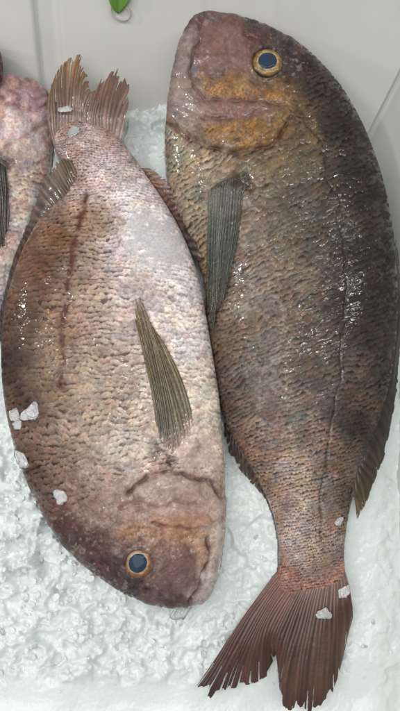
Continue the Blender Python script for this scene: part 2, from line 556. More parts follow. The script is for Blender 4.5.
def make_fin(name, root, base, tip, zfun, rays, cols_tab, seed, mid=None, nu=220, nv=70, rag=0.12, slit=0.55, ridge=0.5, key=None,
             dark=0.6, thick=0.0005, pale_ray=1.25, gainf=1.0, solid=1.0):
    """a fan of fin rays from a base line to a tip line (photo pixels, laid at their own height)"""
    rb, rt = catmull(base, nu), catmull(tip, nu)
    u = np.linspace(0, 1, nu)
    ray_i = np.floor(u * rays)
    ragk = 1 - rag * (0.6 * hash2(ray_i, ray_i * 0, seed) + 0.4 * vnoise(u * rays * 2.2, u * 0, seed + 1))
    v = np.linspace(0, 1, nv)[None, :] * ragk[:, None]
    if mid is None:
        X = rb[:, None, :] * (1 - v)[..., None] + rt[:, None, :] * v[..., None]
    else:
        rm = catmull(mid, nu)
        rm = 2 * rm - 0.5 * (rb + rt)
        X = rb[:, None, :] * ((1 - v) ** 2)[..., None] + rm[:, None, :] * (2 * v * (1 - v))[..., None] + rt[:, None, :] * (v ** 2)[..., None]
    U = np.repeat(u[:, None], nv, 1)
    # wiggle the rays a little
    wob = (fbm(U * 6, v * 2.5, seed + 5, 3) - 0.5) * 5
    X = X.copy()
    X[..., 0] += wob * v
    z = zfun(U, v, X[..., 0], X[..., 1])
    warpu = U + (fbm(U * 3, v * 1.5, seed + 7, 2) - .5) * 0.05 + (fbm(U * rays * 0.45, v * 1.2, seed + 17, 2) - .5) * 1.5 / rays
    rp = 0.5 + 0.5 * np.cos(2 * math.pi * warpu * rays)
    z = z + ridge * 0.0006 * (rp - 0.5) * smooth(0, 0.08, v) + 0.0012 * (fbm(U * 5, v * 4, seed + 2, 2) - .5)
    Pw = unproject(X[..., 0], X[..., 1], z)
    c = blend_field(X[..., 0], X[..., 1], cols_tab, 3.0, 6, seed) * GAIN * gainf
    fine = fbm(U * rays * 1.3, v * 2.5, seed + 11, 4)
    c = c * (dark + (pale_ray - dark) * rp)[..., None] * (0.45 + 1.1 * fine)[..., None]
    F4 = grid_faces(nu, nv)
    # slits between the rays towards the tip
    uu = 0.5 * (warpu[:-1, :-1] + warpu[1:, 1:])
    fr = np.mod(uu * rays, 1.0)
    near = np.abs(fr - 0.5)
    sl = slit + (1 - slit) * hash2(np.floor(uu * rays), uu * 0, seed + 8)
    vv = v[:-1, :-1] / ragk[:-1, None]
    cut = (near < 0.10 + 0.18 * (vv - sl)) & (vv > sl) & (hash2(np.floor(uu * rays), uu * 0, seed + 9) > 0.3)
    F4 = F4[~cut.ravel()]
    n3 = np.cross(Pw[1, 0] - Pw[0, 0], Pw[0, 1] - Pw[0, 0])
    if np.cross((Pw[nu // 2 + 1, nv // 2] - Pw[nu // 2, nv // 2]), (Pw[nu // 2, nv // 2 + 1] - Pw[nu // 2, nv // 2]))[2] > 0:
        F4 = F4[:, ::-1]
    F4 = F4[:, ::-1]
    o = link_mesh(name, Pw.reshape(-1, 3), np.ascontiguousarray(F4), M_FIN, root, c.reshape(-1, 3), np.full(nu * nv, 0.8))
    opa = np.clip(0.42 + 0.50 * rp + 0.6 * (1 - smooth(0.05, 0.5, v)) + 0.5 * (fine - 0.5), 0.25, 1.0) * solid + (1 - solid)
    a = o.data.attributes.new('opacity', 'FLOAT', 'POINT')
    a.data.foreach_set('value', opa.astype(np.float32).ravel())
    md = o.modifiers.new('thickness', 'SOLIDIFY')
    md.thickness = thick
    md.offset = -1
    return o


def lathe(prof, n=48):
    prof = np.asarray(prof, float)
    th = np.linspace(0, 2 * math.pi, n, endpoint=False)
    V = np.stack([prof[:, 0][:, None] * np.cos(th), prof[:, 0][:, None] * np.sin(th), np.repeat(prof[:, 1][:, None], n, 1)], -1)
    return V, grid_faces(len(prof), n, True)


def make_eye(root, key, cx, cy, rx, rp, iris_in, iris_out, tilt, dz=0.0, pup_off=(0, 0)):
    z = float(surf_z(key, cx + rx * 1.5, cy))
    zs = [float(surf_z(key, cx + rx * 1.35 * math.cos(q), cy + rx * 1.35 * math.sin(q))) for q in np.linspace(0, 6.28, 24)]
    z0 = float(np.mean(zs)) + dz
    c = unproject(cx, cy, z0)
    r = rx / 1000.0
    rot = Vector(tilt).normalized().to_track_quat('Z', 'Y').to_matrix()
    rot = np.array(rot)
    pr = [(0.0001, 0.25), (0.25, 0.25), (0.48, 0.245), (0.60, 0.23), (0.74, 0.20), (0.86, 0.14), (0.95, 0.05), (1.0, -0.06), (1.0, -0.4), (0.5, -0.6), (0.0001, -0.7)]
    pr = catmull(pr, 60) * r
    pr[:, 0] = np.maximum(pr[:, 0], 1e-5)
    V, Fq = lathe(pr, 64)
    th = np.arctan2(V[..., 1], V[..., 0])
    rad = np.hypot(V[..., 0], V[..., 1]) / r
    k = smooth(0.58, 0.80, rad + 0.16 * (fbm(th * 2 + 9, rad * 3, 92, 3) - .5))[..., None]
    col = lin(iris_in) * (1 - k) + lin(iris_out) * k
    col = col * (0.25 + 1.4 * fbm(th * 5 + 20, rad * 9, 91, 4))[..., None]
    dk = smooth(0.84, 0.97, rad + 0.12 * (fbm(th * 3, rad, 93, 2) - .5))[..., None]
    col = col * (1 - dk) + lin((52, 38, 32)) * dk
    W = V.reshape(-1, 3) @ rot.T + c
    eye = link_mesh('eye', W, Fq[:, ::-1], M_SKIN, root, col.reshape(-1, 3) * GAIN, np.full(len(W), 1.3))
    q = rp / 1000.0
    pp = catmull([(0.0001, 0.20), (0.4, 0.185), (0.75, 0.13), (0.95, 0.05), (1.0, -0.02), (0.9, -0.2)], 30) * q
    pp[:, 0] = np.maximum(pp[:, 0], 1e-5)
    V, Fq = lathe(pp, 48)
    V[..., :2] *= (1 + 0.10 * (fbm(np.arctan2(V[..., 1], V[..., 0]) * 1.5 + 9, V[..., 2] * 0 + cx, 95, 3) - 0.5))[..., None] * np.array([0.96, 1.04])
    V[..., 2] += 0.245 * r
    W = V.reshape(-1, 3) @ rot.T + c + np.array([pup_off[0], pup_off[1], 0]) / 1000
    o = link_mesh('pupil', W, Fq[:, ::-1], M_PUPIL, None)
    o.parent = eye
    return eye


# ---- pale fish lying head down
ZA = [0.040, 0.044, 0.049, 0.050, 0.050]
PA = [(185, 608, 190, 607), (163, 607, 203, 603), (140, 601, 213, 590), (115, 588, 219, 571), (90, 571, 223, 549), (66, 548, 225, 522),
      (47, 521, 225, 495), (30, 488, 224, 465), (17, 454, 222, 435), (8, 418, 220, 405), (3, 382, 216, 375), (2, 346, 211, 345),
      (5, 312, 206, 315), (13, 280, 200, 285), (24, 250, 191, 255), (38, 224, 178, 226), (55, 204, 164, 202), (66, 184, 150, 181),
      (62, 164, 138, 163), (54, 147, 127, 148), (53, 130, 120, 133), (51, 116, 123, 119), (49, 102, 126, 105)]
HA = [(0, 5), (1, 15), (2, 23), (3, 29), (4, 33), (5, 37), (6, 40), (8, 43), (10, 43), (12, 40), (14, 34), (16, 26), (18, 17), (19, 13), (20, 8), (21, 4), (22, 1.2)]
CA = [(62, 118, 150, 120, 108), (76, 112, 146, 114, 100), (100, 113, 146, 114, 102), (118, 122, 156, 128, 118), (87, 103, 130, 98, 84), (85, 140, 199, 177, 174), (100, 170, 214, 196, 193), (70, 170, 140, 115, 105), (130, 200, 231, 219, 217), (150, 240, 237, 232, 235), (180, 260, 235, 225, 226),
      (90, 220, 152, 124, 96), (60, 240, 108, 70, 38), (40, 270, 94, 58, 30), (25, 320, 74, 48, 30), (10, 360, 50, 31, 26),
      (60, 330, 138, 104, 74), (90, 300, 165, 138, 120), (130, 300, 214, 194, 186), (170, 320, 240, 225, 216), (200, 330, 240, 228, 219),
      (195, 400, 240, 226, 208), (100, 380, 168, 146, 125), (60, 390, 138, 110, 80), (25, 400, 72, 50, 42), (100, 430, 178, 158, 136),
      (60, 450, 135, 110, 92), (30, 470, 84, 60, 52), (130, 450, 207, 190, 176), (210, 450, 240, 220, 201), (70, 500, 122, 96, 84),
      (110, 490, 165, 138, 124), (60, 530, 68, 47, 46), (90, 540, 76, 54, 54), (110, 570, 66, 47, 47), (130, 590, 54, 40, 42),
      (160, 585, 115, 86, 82), (175, 565, 112, 82, 78), (180, 535, 162, 124, 98), (140, 510, 168, 136, 122), (205, 560, 180, 148, 136),
      (215, 580, 210, 196, 188), (218, 520, 216, 194, 178), (190, 490, 186, 160, 145), (150, 490, 182, 160, 148), (160, 530, 166, 130, 110),
      (175, 600, 95, 75, 74), (195, 600, 165, 150, 145)]
headA = [(40, 520), (85, 500), (120, 478), (165, 470), (210, 474), (232, 480), (240, 620), (100, 620), (30, 560)]
featA = [
    ('film', [(128, 222), (150, 213), (178, 228), (190, 250), (176, 268), (150, 262), (130, 250)], (212, 208, 210), 0.85),
    ('film', [(168, 448), (196, 430), (214, 440), (212, 468), (186, 474)], (205, 180, 170), 0.6),
    ('plate', [(142, 480), (168, 473), (205, 480), (222, 500), (218, 522), (190, 522), (150, 515), (138, 498)], 5, 1.6, (190, 164, 152), 0.45),
    ('groove', [(128, 492), (140, 482), (166, 473), (190, 475), (208, 480), (222, 498)], 1.8, 3.0, (92, 62, 60), 0.8),
    ('groove', [(120, 508), (140, 500), (158, 506), (176, 502), (196, 506)], 1.8, 1.4, (120, 82, 78), 0.5),
    ('groove', [(60, 470), (75, 485), (90, 500), (100, 515)], 2.5, 0.8, (100, 72, 70), 0.5),
    ('plate', [(160, 520), (182, 512), (206, 514), (210, 526), (186, 530), (164, 528)], 4, 1.5, (190, 138, 112), 0.6),
    ('groove', [(152, 520), (170, 526), (190, 529), (208, 527)], 1.5, 1.8, (110, 70, 66), 0.75),
    ('small_scales', [(112, 528), (150, 520), (180, 530), (208, 530), (214, 552), (200, 566), (192, 548), (160, 538), (130, 540)], 3.2, 0.55, (172, 126, 88), 0.65),
    ('small_scales', [(60, 470), (110, 480), (140, 505), (110, 530), (75, 520)], 4.5, 0.5, (150, 118, 108), 0.45),
    ('plate', [(160, 552), (182, 544), (198, 556), (196, 584), (178, 596), (156, 588), (152, 570)], 8, 0.8, (118, 86, 84), 0.7),
    ('plate', [(204, 604), (198, 592), (206, 575), (212, 548), (216, 522), (224, 530), (222, 560), (214, 590)], 4, 1.2, (198, 184, 176), 0.6),
    ('groove', [(190, 606), (198, 590), (204, 572), (208, 552), (210, 536)], 1.8, 3.6, (92, 56, 52), 0.8),
    ('groove', [(160, 603), (176, 607), (192, 603)], 2.2, 1.5, (60, 42, 42), 0.7),
    ('groove', [(146, 591), (150, 593)], 1.6, 1.5, (45, 30, 32), 0.8),
    ('groove', [(155, 444), (162, 455), (171, 465)], 4.0, 3.5, (45, 26, 28), 0.9),
    ('plate', [(174, 450), (184, 438), (196, 434), (203, 448), (192, 464), (178, 462)], 11, 4.2, (212, 184, 176), 0.7),
    ('groove', [(86, 196), (78, 232), (70, 268), (65, 310), (62, 350), (61, 388)], 2.2, 0.4, (88, 40, 32), 0.75),
    ('groove', [(85, 198), (77, 234), (70, 270), (65, 312), (62, 352), (61, 386)], 1.8, 0.3, (84, 38, 30), 0.8),
    ('plate', [(18, 235), (34, 222), (40, 240), (34, 275), (16, 300), (10, 290)], 8, 0.0, (110, 66, 52), 0.4),
    ('socket', (138.5, 562.5), 13.2, 3.0),
]
rootA = thing('snapper', unproject(110, 350, 0.0), 'pale pinkish silver fish lying head down in the middle left, on crushed ice', 'fish', 'whole fish on ice')
bodyA = make_body('A', rootA, PA, HA, ZA, CA, featA, headA, 0.42, 100, scale_dark=0.24, scale_pale=1.30, tint_dark=(1.0, 0.80, 0.76), red=0.45, water=[(38, 238, 14, 2.5), (30, 258, 12, 2.0), (95, 250, 20, 1.0), (92, 300, 18, 0.8)], hue=0.27, cast=(1.0, 1.0, 1.015), ell=4.9, nt=32, gain=0.97)
make_eye(rootA, 'A', 138.5, 562.5, 14.4, 8.6, (190, 160, 122), (140, 88, 50), (-0.10, -0.12, 1.0), dz=-0.0014)


# ---- dark fish lying head up
ZB = [0.086, 0.070, 0.056, 0.045, 0.039, 0.037, 0.036, 0.034, 0.030]
PB = [(197, 18, 193, 20), (212, 15, 184, 32), (232, 18, 177, 50), (256, 25, 172, 72), (280, 35, 168, 98), (303, 49, 165, 126),
      (325, 70, 165, 153), (344, 94, 168, 180), (359, 120, 175, 208), (371, 148, 187, 236), (381, 178, 198, 264), (388, 208, 205, 292),
      (393, 240, 206, 320), (396, 274, 210, 348), (397, 308, 214, 376), (395, 342, 219, 402), (391, 374, 227, 426), (384, 404, 239, 447),
      (375, 432, 250, 466), (365, 457, 260, 484), (356, 482, 269, 503), (350, 507, 276, 524), (346, 532, 279, 545), (344, 556, 279, 566),
      (346, 580, 274, 588), (347, 596, 266, 606)]
HB = [(0, 6), (1, 15), (2, 22), (3, 27), (4, 31), (5, 34), (7, 39), (9, 42), (12, 43), (14, 41), (16, 36), (18, 29), (20, 21), (21, 17), (22, 13), (23, 9), (24, 5), (25, 1.2)]
CB = [(230, 45, 136, 104, 100), (215, 60, 142, 106, 100), (185, 60, 140, 130, 128), (183, 100, 170, 150, 146), (235, 88, 166, 124, 70),
      (280, 95, 150, 114, 72), (225, 108, 152, 116, 110), (250, 110, 140, 104, 94), (245, 135, 152, 116, 66), (215, 130, 156, 126, 104),
      (180, 150, 168, 152, 128), (200, 170, 168, 150, 126), (185, 200, 158, 142, 122), (300, 60, 58, 48, 48), (320, 90, 54, 45, 44),
      (345, 130, 44, 38, 33), (300, 120, 104, 84, 70), (280, 130, 126, 105, 78), (260, 170, 132, 116, 90), (310, 160, 92, 78, 66),
      (370, 200, 40, 34, 28), (360, 250, 48, 41, 34), (330, 220, 82, 73, 62), (290, 220, 108, 96, 82), (260, 230, 141, 121, 102),
      (230, 300, 136, 117, 98), (260, 280, 141, 121, 104), (300, 280, 124, 107, 93), (340, 280, 58, 50, 43), (380, 300, 40, 34, 28),
      (385, 370, 38, 33, 28), (355, 350, 78, 66, 57), (320, 350, 102, 85, 73), (280, 340, 126, 107, 93), (235, 350, 109, 92, 80),
      (230, 390, 101, 85, 77), (260, 400, 134, 113, 100), (300, 410, 128, 109, 96), (340, 410, 88, 74, 64), (360, 430, 54, 45, 37),
      (265, 450, 151, 123, 110), (300, 460, 184, 161, 148), (330, 460, 134, 114, 99), (300, 510, 200, 178, 165), (325, 510, 156, 134, 121),
      (345, 500, 66, 56, 50), (300, 550, 204, 182, 171), (330, 550, 167, 143, 129), (310, 580, 176, 129, 118), (285, 580, 165, 114, 103),
      (205, 30, 120, 98, 94), (260, 30, 92, 74, 72), (285, 62, 90, 76, 74), (352, 366, 112, 94, 82), (375, 260, 40, 34, 28), (350, 300, 44, 37, 32), (368, 340, 46, 39, 32), (350, 175, 46, 40, 34), (332, 115, 58, 50, 48)]
headB = [(150, 10), (230, -5), (290, 20), (312, 60), (305, 100), (292, 122), (270, 148), (232, 157), (190, 142), (150, 120)]
featB = [
    ('plate', [(198, 24), (215, 20), (245, 28), (252, 50), (250, 74), (225, 72), (202, 74), (196, 50)], 8, 0.6, (140, 106, 102), 0.55),
    ('plate', [(196, 20), (180, 40), (172, 80), (170, 108), (184, 124), (198, 122), (200, 104), (192, 84), (192, 60), (200, 30)], 6, 1.5, (156, 134, 126), 0.6),
    ('groove', [(202, 19), (197, 40), (191, 66), (196, 84), (202, 100)], 1.9, 3.2, (112, 76, 72), 0.5),
    ('small_scales', [(194, 74), (214, 76), (240, 82), (270, 88), (294, 92), (294, 104), (262, 100), (230, 98), (204, 94)], 3.6, 0.8, (166, 118, 66), 0.8),
    ('plate', [(198, 98), (230, 100), (264, 104), (290, 106), (284, 116), (250, 118), (212, 120), (196, 112)], 5, 0.8, (140, 106, 98), 0.5),
    ('groove', [(198, 98), (230, 101), (262, 104), (292, 106)], 1.6, 1.5, (105, 72, 66), 0.45),
    ('small_scales', [(206, 122), (236, 120), (270, 114), (294, 112), (290, 130), (264, 146), (230, 148), (204, 136)], 3.8, 0.8, (156, 112, 62), 0.75),
    ('groove', [(200, 120), (226, 117), (250, 116), (268, 112)], 1.4, 1.6, (110, 72, 74), 0.65),
    ('groove', [(164, 114), (176, 130), (194, 142), (214, 150), (234, 155), (256, 151), (274, 143), (290, 124), (297, 104)], 2.0, 3.4, (84, 54, 48), 0.85),
    ('plate', [(168, 116), (192, 138), (232, 152), (268, 142), (288, 120), (240, 128), (190, 122)], 6, 1.2, None, 0),
    ('groove', [(246, 31), (254, 36)], 2.0, 1.6, (100, 52, 42), 0.8),
    ('small_scales', [(268, 112), (300, 100), (322, 130), (320, 170), (280, 184), (250, 170), (262, 152), (286, 140)], 5.0, 0.9, (118, 98, 68), 0.6),
    ('groove', [(236, 178), (242, 178), (246, 186)], 4.5, 3.2, (38, 28, 24), 0.9),
    ('plate', [(205, 182), (216, 164), (236, 162), (240, 172), (228, 184), (212, 190)], 7, 2.0, (150, 124, 108), 0.5),
    ('groove', [(300, 112), (318, 142), (332, 185), (341, 230), (345, 280), (345, 330), (339, 385), (328, 440), (322, 500), (320, 540)], 1.5, 0.7, (48, 38, 34), 0.6),
    ('film', [(232, 385), (250, 378), (262, 392), (248, 402)], (86, 84, 74), 0.4),
    ('film', [(285, 412), (300, 408), (306, 420), (292, 424)], (86, 96, 84), 0.45),
    ('film', [(296, 150), (316, 168), (312, 200), (290, 190), (272, 178)], (82, 80, 76), 0.35),
    ('socket', (267, 63), 15.3, 3.2),
]
rootB = thing('snapper', unproject(290, 330, 0.0), 'dark olive brown fish lying head up on the right with orange cheeks', 'fish', 'whole fish on ice')
bodyB = make_body('B', rootB, PB, HB, ZB, CB, featB, headB, 0.55, 300, scale_dark=0.20, scale_pale=1.6, tint_dark=(1.05, 0.92, 0.80), red=0.5, ell=4.8, nt=32, gain=0.69, water=[(344, 188, 14, 2.5), (332, 172, 16, 1.6), (336, 230, 18, 1.6), (325, 435, 14, 2.0), (330, 480, 14, 1.6), (345, 280, 14, 1.0), (240, 200, 20, 1.0), (190, 90, 14, 2.0), (180, 120, 14, 1.6), (322, 540, 12, 1.2)], hue=0.6)
make_eye(rootB, 'B', 267, 63, 16.6, 9.2, (180, 156, 108), (134, 104, 58), (0.06, 0.06, 1.0), dz=-0.0018)

# ---- third fish, under the first, half outside the picture
ZC = [0.042, 0.030, 0.024, 0.020, 0.018]
PC = [(8, 79, 14, 79), (-15, 84, 34, 82), (-45, 100, 49, 94), (-80, 125, 54, 118), (-110, 155, 53, 148), (-130, 190, 49, 180),
      (-142, 230, 42, 212), (-148, 275, 32, 245), (-148, 320, 20, 280), (-142, 365, 6, 315), (-132, 410, -10, 350), (-120, 450, -28, 385),
      (-110, 490, -44, 420), (-101, 525, -54, 455), (-97, 555, -58, 490), (-96, 580, -58, 530)]
HC = [(0, 6), (1, 16), (2, 24), (3, 30), (4, 34), (6, 38), (8, 38), (10, 33), (12, 22), (14, 10), (15, 4)]
CC = [(10, 90, 186, 150, 146), (30, 92, 176, 140, 138), (45, 105, 168, 134, 134), (20, 122, 212, 196, 194), (45, 130, 184, 158, 154), (10, 148, 200, 180, 178),
      (35, 150, 196, 176, 172), (30, 190, 196, 182, 175), (20, 230, 212, 200, 192), (10, 280, 212, 204, 198), (-20, 200, 180, 160, 150),
      (-60, 130, 130, 96, 92), (-100, 200, 100, 70, 62), (-120, 320, 92, 64, 56), (-60, 320, 160, 140, 128), (-80, 500, 140, 118, 108)]
headC = [(-60, 60), (60, 60), (66, 140), (30, 168), (-20, 172), (-90, 150)]
featC = [
    ('groove', [(2, 96), (20, 108), (36, 110), (50, 100)], 1.8, 1.8, (150, 100, 104), 0.6),
    ('plate', [(22, 86), (40, 84), (50, 96), (44, 112), (28, 108)], 4, 1.4, (176, 142, 148), 0.5),
    ('groove', [(24, 92), (34, 98), (46, 96)], 1.4, 1.2, (140, 100, 108), 0.6),
    ('groove', [(-30, 150), (0, 146), (30, 136), (50, 124)], 2.0, 1.6, (150, 108, 106), 0.5),
    ('groove', [(1, 158), (8, 164)], 4.5, 3.0, (48, 26, 28), 0.9),
    ('groove', [(8, 166), (26, 172), (46, 158)], 2.0, 1.4, (140, 100, 98), 0.5),
    ('socket', (-52, 118), 13, 3.0),
]
rootC = thing('snapper', unproject(-45, 300, -0.01), 'pink and white fish at the left edge, half under the tail of the pale fish', 'fish', 'whole fish on ice')
bodyC = make_body('C', rootC, PC, HC, ZC, CC, featC, headC, 0.85, 500, nsub=34, ktop=240, scale_dark=0.42, scale_pale=1.18, tint_dark=(1, .86, .82), red=0.7)
make_eye(rootC, 'C', -52, 118, 13.0, 7.2, (196, 178, 150), (168, 116, 70), (-0.2, 0.25, 1.0))


# ---- fins
def z_lin(z0, z1, bow=0.0):
    return lambda U, v, x, y: z0 + (z1 - z0) * v + bow * np.sin(np.pi * v)


def z_on(key, lift0, lift1, default=0.03):
    def f(U, v, x, y):
        z = surf_z(key, x, y, default)
        return z + lift0 + (lift1 - lift0) * v
    return f


# pale fish: tail up at the top
make_fin('tail_fin', rootA, [(54, 146), (62, 140), (76, 137), (90, 137), (104, 140), (119, 148)],
         [(48, 96), (54, 76), (63, 58), (73, 45), (82, 52), (88, 70), (93, 92), (98, 84), (105, 72), (115, 65), (127, 60), (129, 76), (127, 100)],
         z_lin(0.052, 0.062, 0.004), 26,
         [(56, 120, 140, 108, 98), (80, 125, 165, 138, 128), (112, 125, 160, 128, 120), (58, 90, 128, 98, 78), (72, 70, 150, 116, 84), (82, 85, 128, 92, 66),
          (90, 110, 118, 88, 78), (105, 90, 148, 108, 94), (120, 80, 138, 98, 86), (122, 105, 138, 106, 98)],
         21, mid=[(46, 112), (62, 98), (78, 92), (90, 110), (104, 108), (126, 116)], rag=0.22, slit=0.5, ridge=0.55, dark=0.72, pale_ray=1.2, nu=300, solid=0.6, gainf=0.8)
make_fin('pectoral_fin', rootA, [(157, 440), (164, 452), (173, 456), (184, 446), (195, 428)],
         [(135, 318), (135, 300), (137, 290), (142, 305), (148, 322)],
         z_on('A', -0.0012, 0.0035), 15,
         [(172, 452, 120, 100, 92), (188, 442, 190, 160, 150), (168, 430, 84, 84, 76), (160, 412, 92, 92, 74), (182, 415, 116, 104, 80), (152, 380, 104, 94, 62), (172, 375, 128, 110, 80), (145, 340, 118, 102, 72), (137, 300, 150, 126, 104)],
         31, mid=[(150, 385), (154, 383), (161, 378), (168, 374), (178, 370)], rag=0.10, slit=0.75, ridge=0.7, dark=0.66, nu=240, nv=110, pale_ray=1.25)
make_fin('dorsal_fin', rootA, [(76, 172), (76, 190), (74, 202), (64, 210), (50, 218), (36, 238), (24, 262), (14, 290), (8, 318), (6, 345)],
         [(70, 154), (62, 158), (53, 165), (43, 180), (34, 204), (25, 230), (15, 254), (7, 282), (1, 310), (-1, 340)],
         lambda U, v, x, y: 0.067 - 0.016 * smooth(0.25, .6, U) - 0.010 * v + 0.003 * np.sin(np.pi * v), 30,
         [(72, 198, 62, 46, 44), (60, 208, 72, 54, 50), (64, 165, 118, 100, 84), (52, 180, 122, 106, 92), (40, 205, 112, 96, 86), (30, 235, 84, 66, 56), (20, 255, 70, 54, 46), (8, 300, 62, 46, 42)],
         41, rag=0.15, slit=0.92, ridge=0.6, dark=0.7, nu=320, solid=0.7)
make_fin('anal_fin', rootA, [(138, 168), (152, 184), (166, 204), (180, 228), (192, 256)],
         [(150, 168), (168, 182), (182, 202), (196, 228), (203, 262)],
         z_lin(0.050, 0.060, 0.002), 16,
         [(150, 178, 128, 104, 84), (155, 190, 168, 128, 112), (170, 195, 112, 82, 80), (190, 230, 96, 76, 76), (200, 255, 104, 90, 84)],
         51, rag=0.22, slit=0.7, ridge=1.0, dark=0.6)

# dark fish: tail spread at the bottom
make_fin('tail_fin', rootB, [(276, 572), (290, 576), (302, 578), (316, 578), (330, 576), (344, 568)],
         [(190, 694), (208, 700), (234, 692), (262, 682), (277, 656), (279, 676), (282, 712), (296, 718), (314, 712), (334, 690), (350, 626)],
         z_lin(0.033, 0.020, 0.007), 34,
         [(290, 580, 150, 112, 104), (320, 584, 150, 116, 106), (340, 588, 128, 94, 86), (280, 600, 136, 92, 82), (265, 612, 112, 68, 60), (240, 650, 92, 56, 50), (215, 685, 80, 54, 52),
          (290, 620, 84, 58, 50), (275, 650, 92, 60, 50), (300, 615, 76, 54, 46), (318, 640, 108, 86, 74), (310, 665, 100, 80, 70), (250, 635, 98, 72, 64), (300, 680, 100, 72, 58), (335, 620, 104, 70, 62), (345, 610, 84, 54, 50), (290, 650, 72, 50, 44), (300, 705, 74, 48, 42)],
         61, mid=[(238, 624), (256, 628), (276, 630), (296, 634), (322, 634), (352, 600)], rag=0.10, slit=0.74, ridge=0.35, dark=0.86, nu=340, nv=110, pale_ray=1.08, gainf=0.86, solid=0.2)
make_fin('pectoral_fin', rootB, [(208, 192), (216, 184), (226, 180), (236, 178), (244, 184)],
         [(208, 308), (210, 322), (212, 332), (215, 322), (222, 306)],
         z_on('B', 0.0003, 0.005), 14,
         [(215, 200, 108, 106, 88), (236, 198, 70, 66, 54), (212, 240, 96, 102, 88), (235, 240, 64, 66, 55), (222, 260, 82, 84, 68), (213, 300, 92, 88, 72)],
         71, mid=[(207, 248), (213, 250), (220, 252), (228, 250), (236, 244)], rag=0.10, slit=0.85, ridge=0.55, dark=0.78, nu=240, nv=110, pale_ray=1.10, gainf=0.8)
make_fin('dorsal_fin', rootB, [(393, 250), (394, 300), (391, 345), (385, 382), (377, 412), (367, 440), (357, 462), (351, 480)],
         [(397, 240), (401, 290), (402, 340), (399, 385), (392, 424), (382, 462), (371, 494), (359, 524)],
         z_lin(0.046, 0.034, 0.004), 22,
         [(396, 330, 40, 34, 30), (390, 390, 42, 35, 30), (380, 430, 46, 39, 33), (366, 470, 58, 48, 38), (368, 490, 66, 56, 42), (360, 518, 120, 96, 58)],
         81, rag=0.13, slit=0.8, ridge=0.6, dark=0.7, nu=300, solid=0.2)
make_fin('anal_fin', rootB, [(226, 418), (236, 440), (248, 460), (260, 480), (270, 500)],
         [(223, 434), (230, 455), (243, 474), (258, 492), (271, 508)],
         z_lin(0.036, 0.026, 0.002), 14,
         [(228, 436, 70, 56, 50), (245, 465, 84, 66, 58), (268, 500, 92, 72, 64)],
         91, rag=0.3, slit=0.5, ridge=0.9, dark=0.5)

# third fish
make_fin('pectoral_fin', rootC, [(-22, 172), (-12, 164), (-2, 162), (6, 168)], [(-4, 240), (0, 252), (3, 246), (7, 232)],
         z_on('C', 0.001, 0.004), 12,
         [(0, 180, 78, 70, 66), (4, 220, 84, 76, 72)], 111, mid=[(-16, 206), (-8, 206), (0, 206), (9, 202)], rag=0.1, slit=0.7, ridge=1.0, dark=0.5)
make_fin('tail_fin', rootC, [(-97, 560), (-88, 562), (-76, 560), (-64, 548), (-57, 520)], [(-140, 640), (-110, 650), (-84, 612), (-50, 640), (-22, 610)],
         z_lin(0.02, 0.02, 0.002), 24, [(-80, 580, 120, 90, 80)], 121, rag=0.2, slit=0.6)

# fourth fish: only the end of its dark red snout reaches into the picture
ZD = [0.073, 0.071, 0.070]
PD = [(2, 64, 2, 68), (0, 52, 1, 80), (-8, 44, -6, 90), (-22, 38, -18, 98), (-50, 32, -48, 106), (-85, 34, -85, 104), (-115, 42, -115, 94), (-138, 52, -138, 84), (-150, 56, -150, 80)]
HD = [(0, 4), (1, 9), (2, 13), (3, 16), (4, 18), (5, 16), (6, 11), (7, 6), (8, 3)]
CD = [(0, 66, 86, 44, 42), (-20, 50, 84, 46, 44), (-60, 50, 92, 52, 48), (-60, 95, 150, 112, 104), (-130, 68, 110, 76, 70)]
rootD = thing('snapper', unproject(-60, 66, 0.055), 'dark red fish whose snout just shows at the upper left edge', 'fish', 'whole fish on ice')
bodyD = make_body('D', rootD, PD, HD, ZD, CD, [('groove', [(2, 72), (-10, 76), (-20, 76)], 1.5, 1.2, (60, 30, 30), 0.6), ('socket', (-24, 54), 6, 1.5)],
                  [(5, 30), (5, 100), (-40, 112), (-44, 66), (-36, 30)], 0.5, 700, nsub=24, ktop=120, ell=4.0, nt=20)
make_eye(rootD, 'D', -24, 54, 6.2, 3.4, (180, 150, 120), (150, 90, 60), (0, 0.2, 1))
make_fin('tail_fin', rootD, [(-147, 54), (-149, 68), (-147, 82)], [(-176, 40), (-164, 68), (-176, 98)], z_lin(0.070, 0.068), 18, [(-160, 68, 90, 56, 50)], 701, nu=120, nv=40)

# ------------------------------------------------------------------ the box
ZF = -0.040
ZT = 0.165
LX0 = unproject(-195, 355, 0.0)[0]
LX1 = unproject(391, 300, 0.0)[0]
LY1 = unproject(200, 110, 0.0)[1]
LY0 = unproject(200, 730, 0.0)[1]
ZK = 0.085
SB = (unproject(200, 4, 0.070)[1] - LY1) / 0.070          # slope of the back wall's foot
SR = 0.62


def lean(z, slope):
    """how far a wall has moved outward at height z: a wide sloping foot, then steeper"""
    z = np.asarray(z, float)
    t = np.clip(z, ZF, 9)
    return slope * np.minimum(t, ZK) + 0.6 * np.maximum(t - ZK, 0)


def walls(z, g):
    """x0, x1, y0, y1 of the inner shell at height z, pushed out by g"""
    return (LX0 - lean(z, 0.3) - g, LX1 + lean(z, SR) + g, LY0 - lean(z, 0.3) - g, LY1 + lean(z, SB) + g)


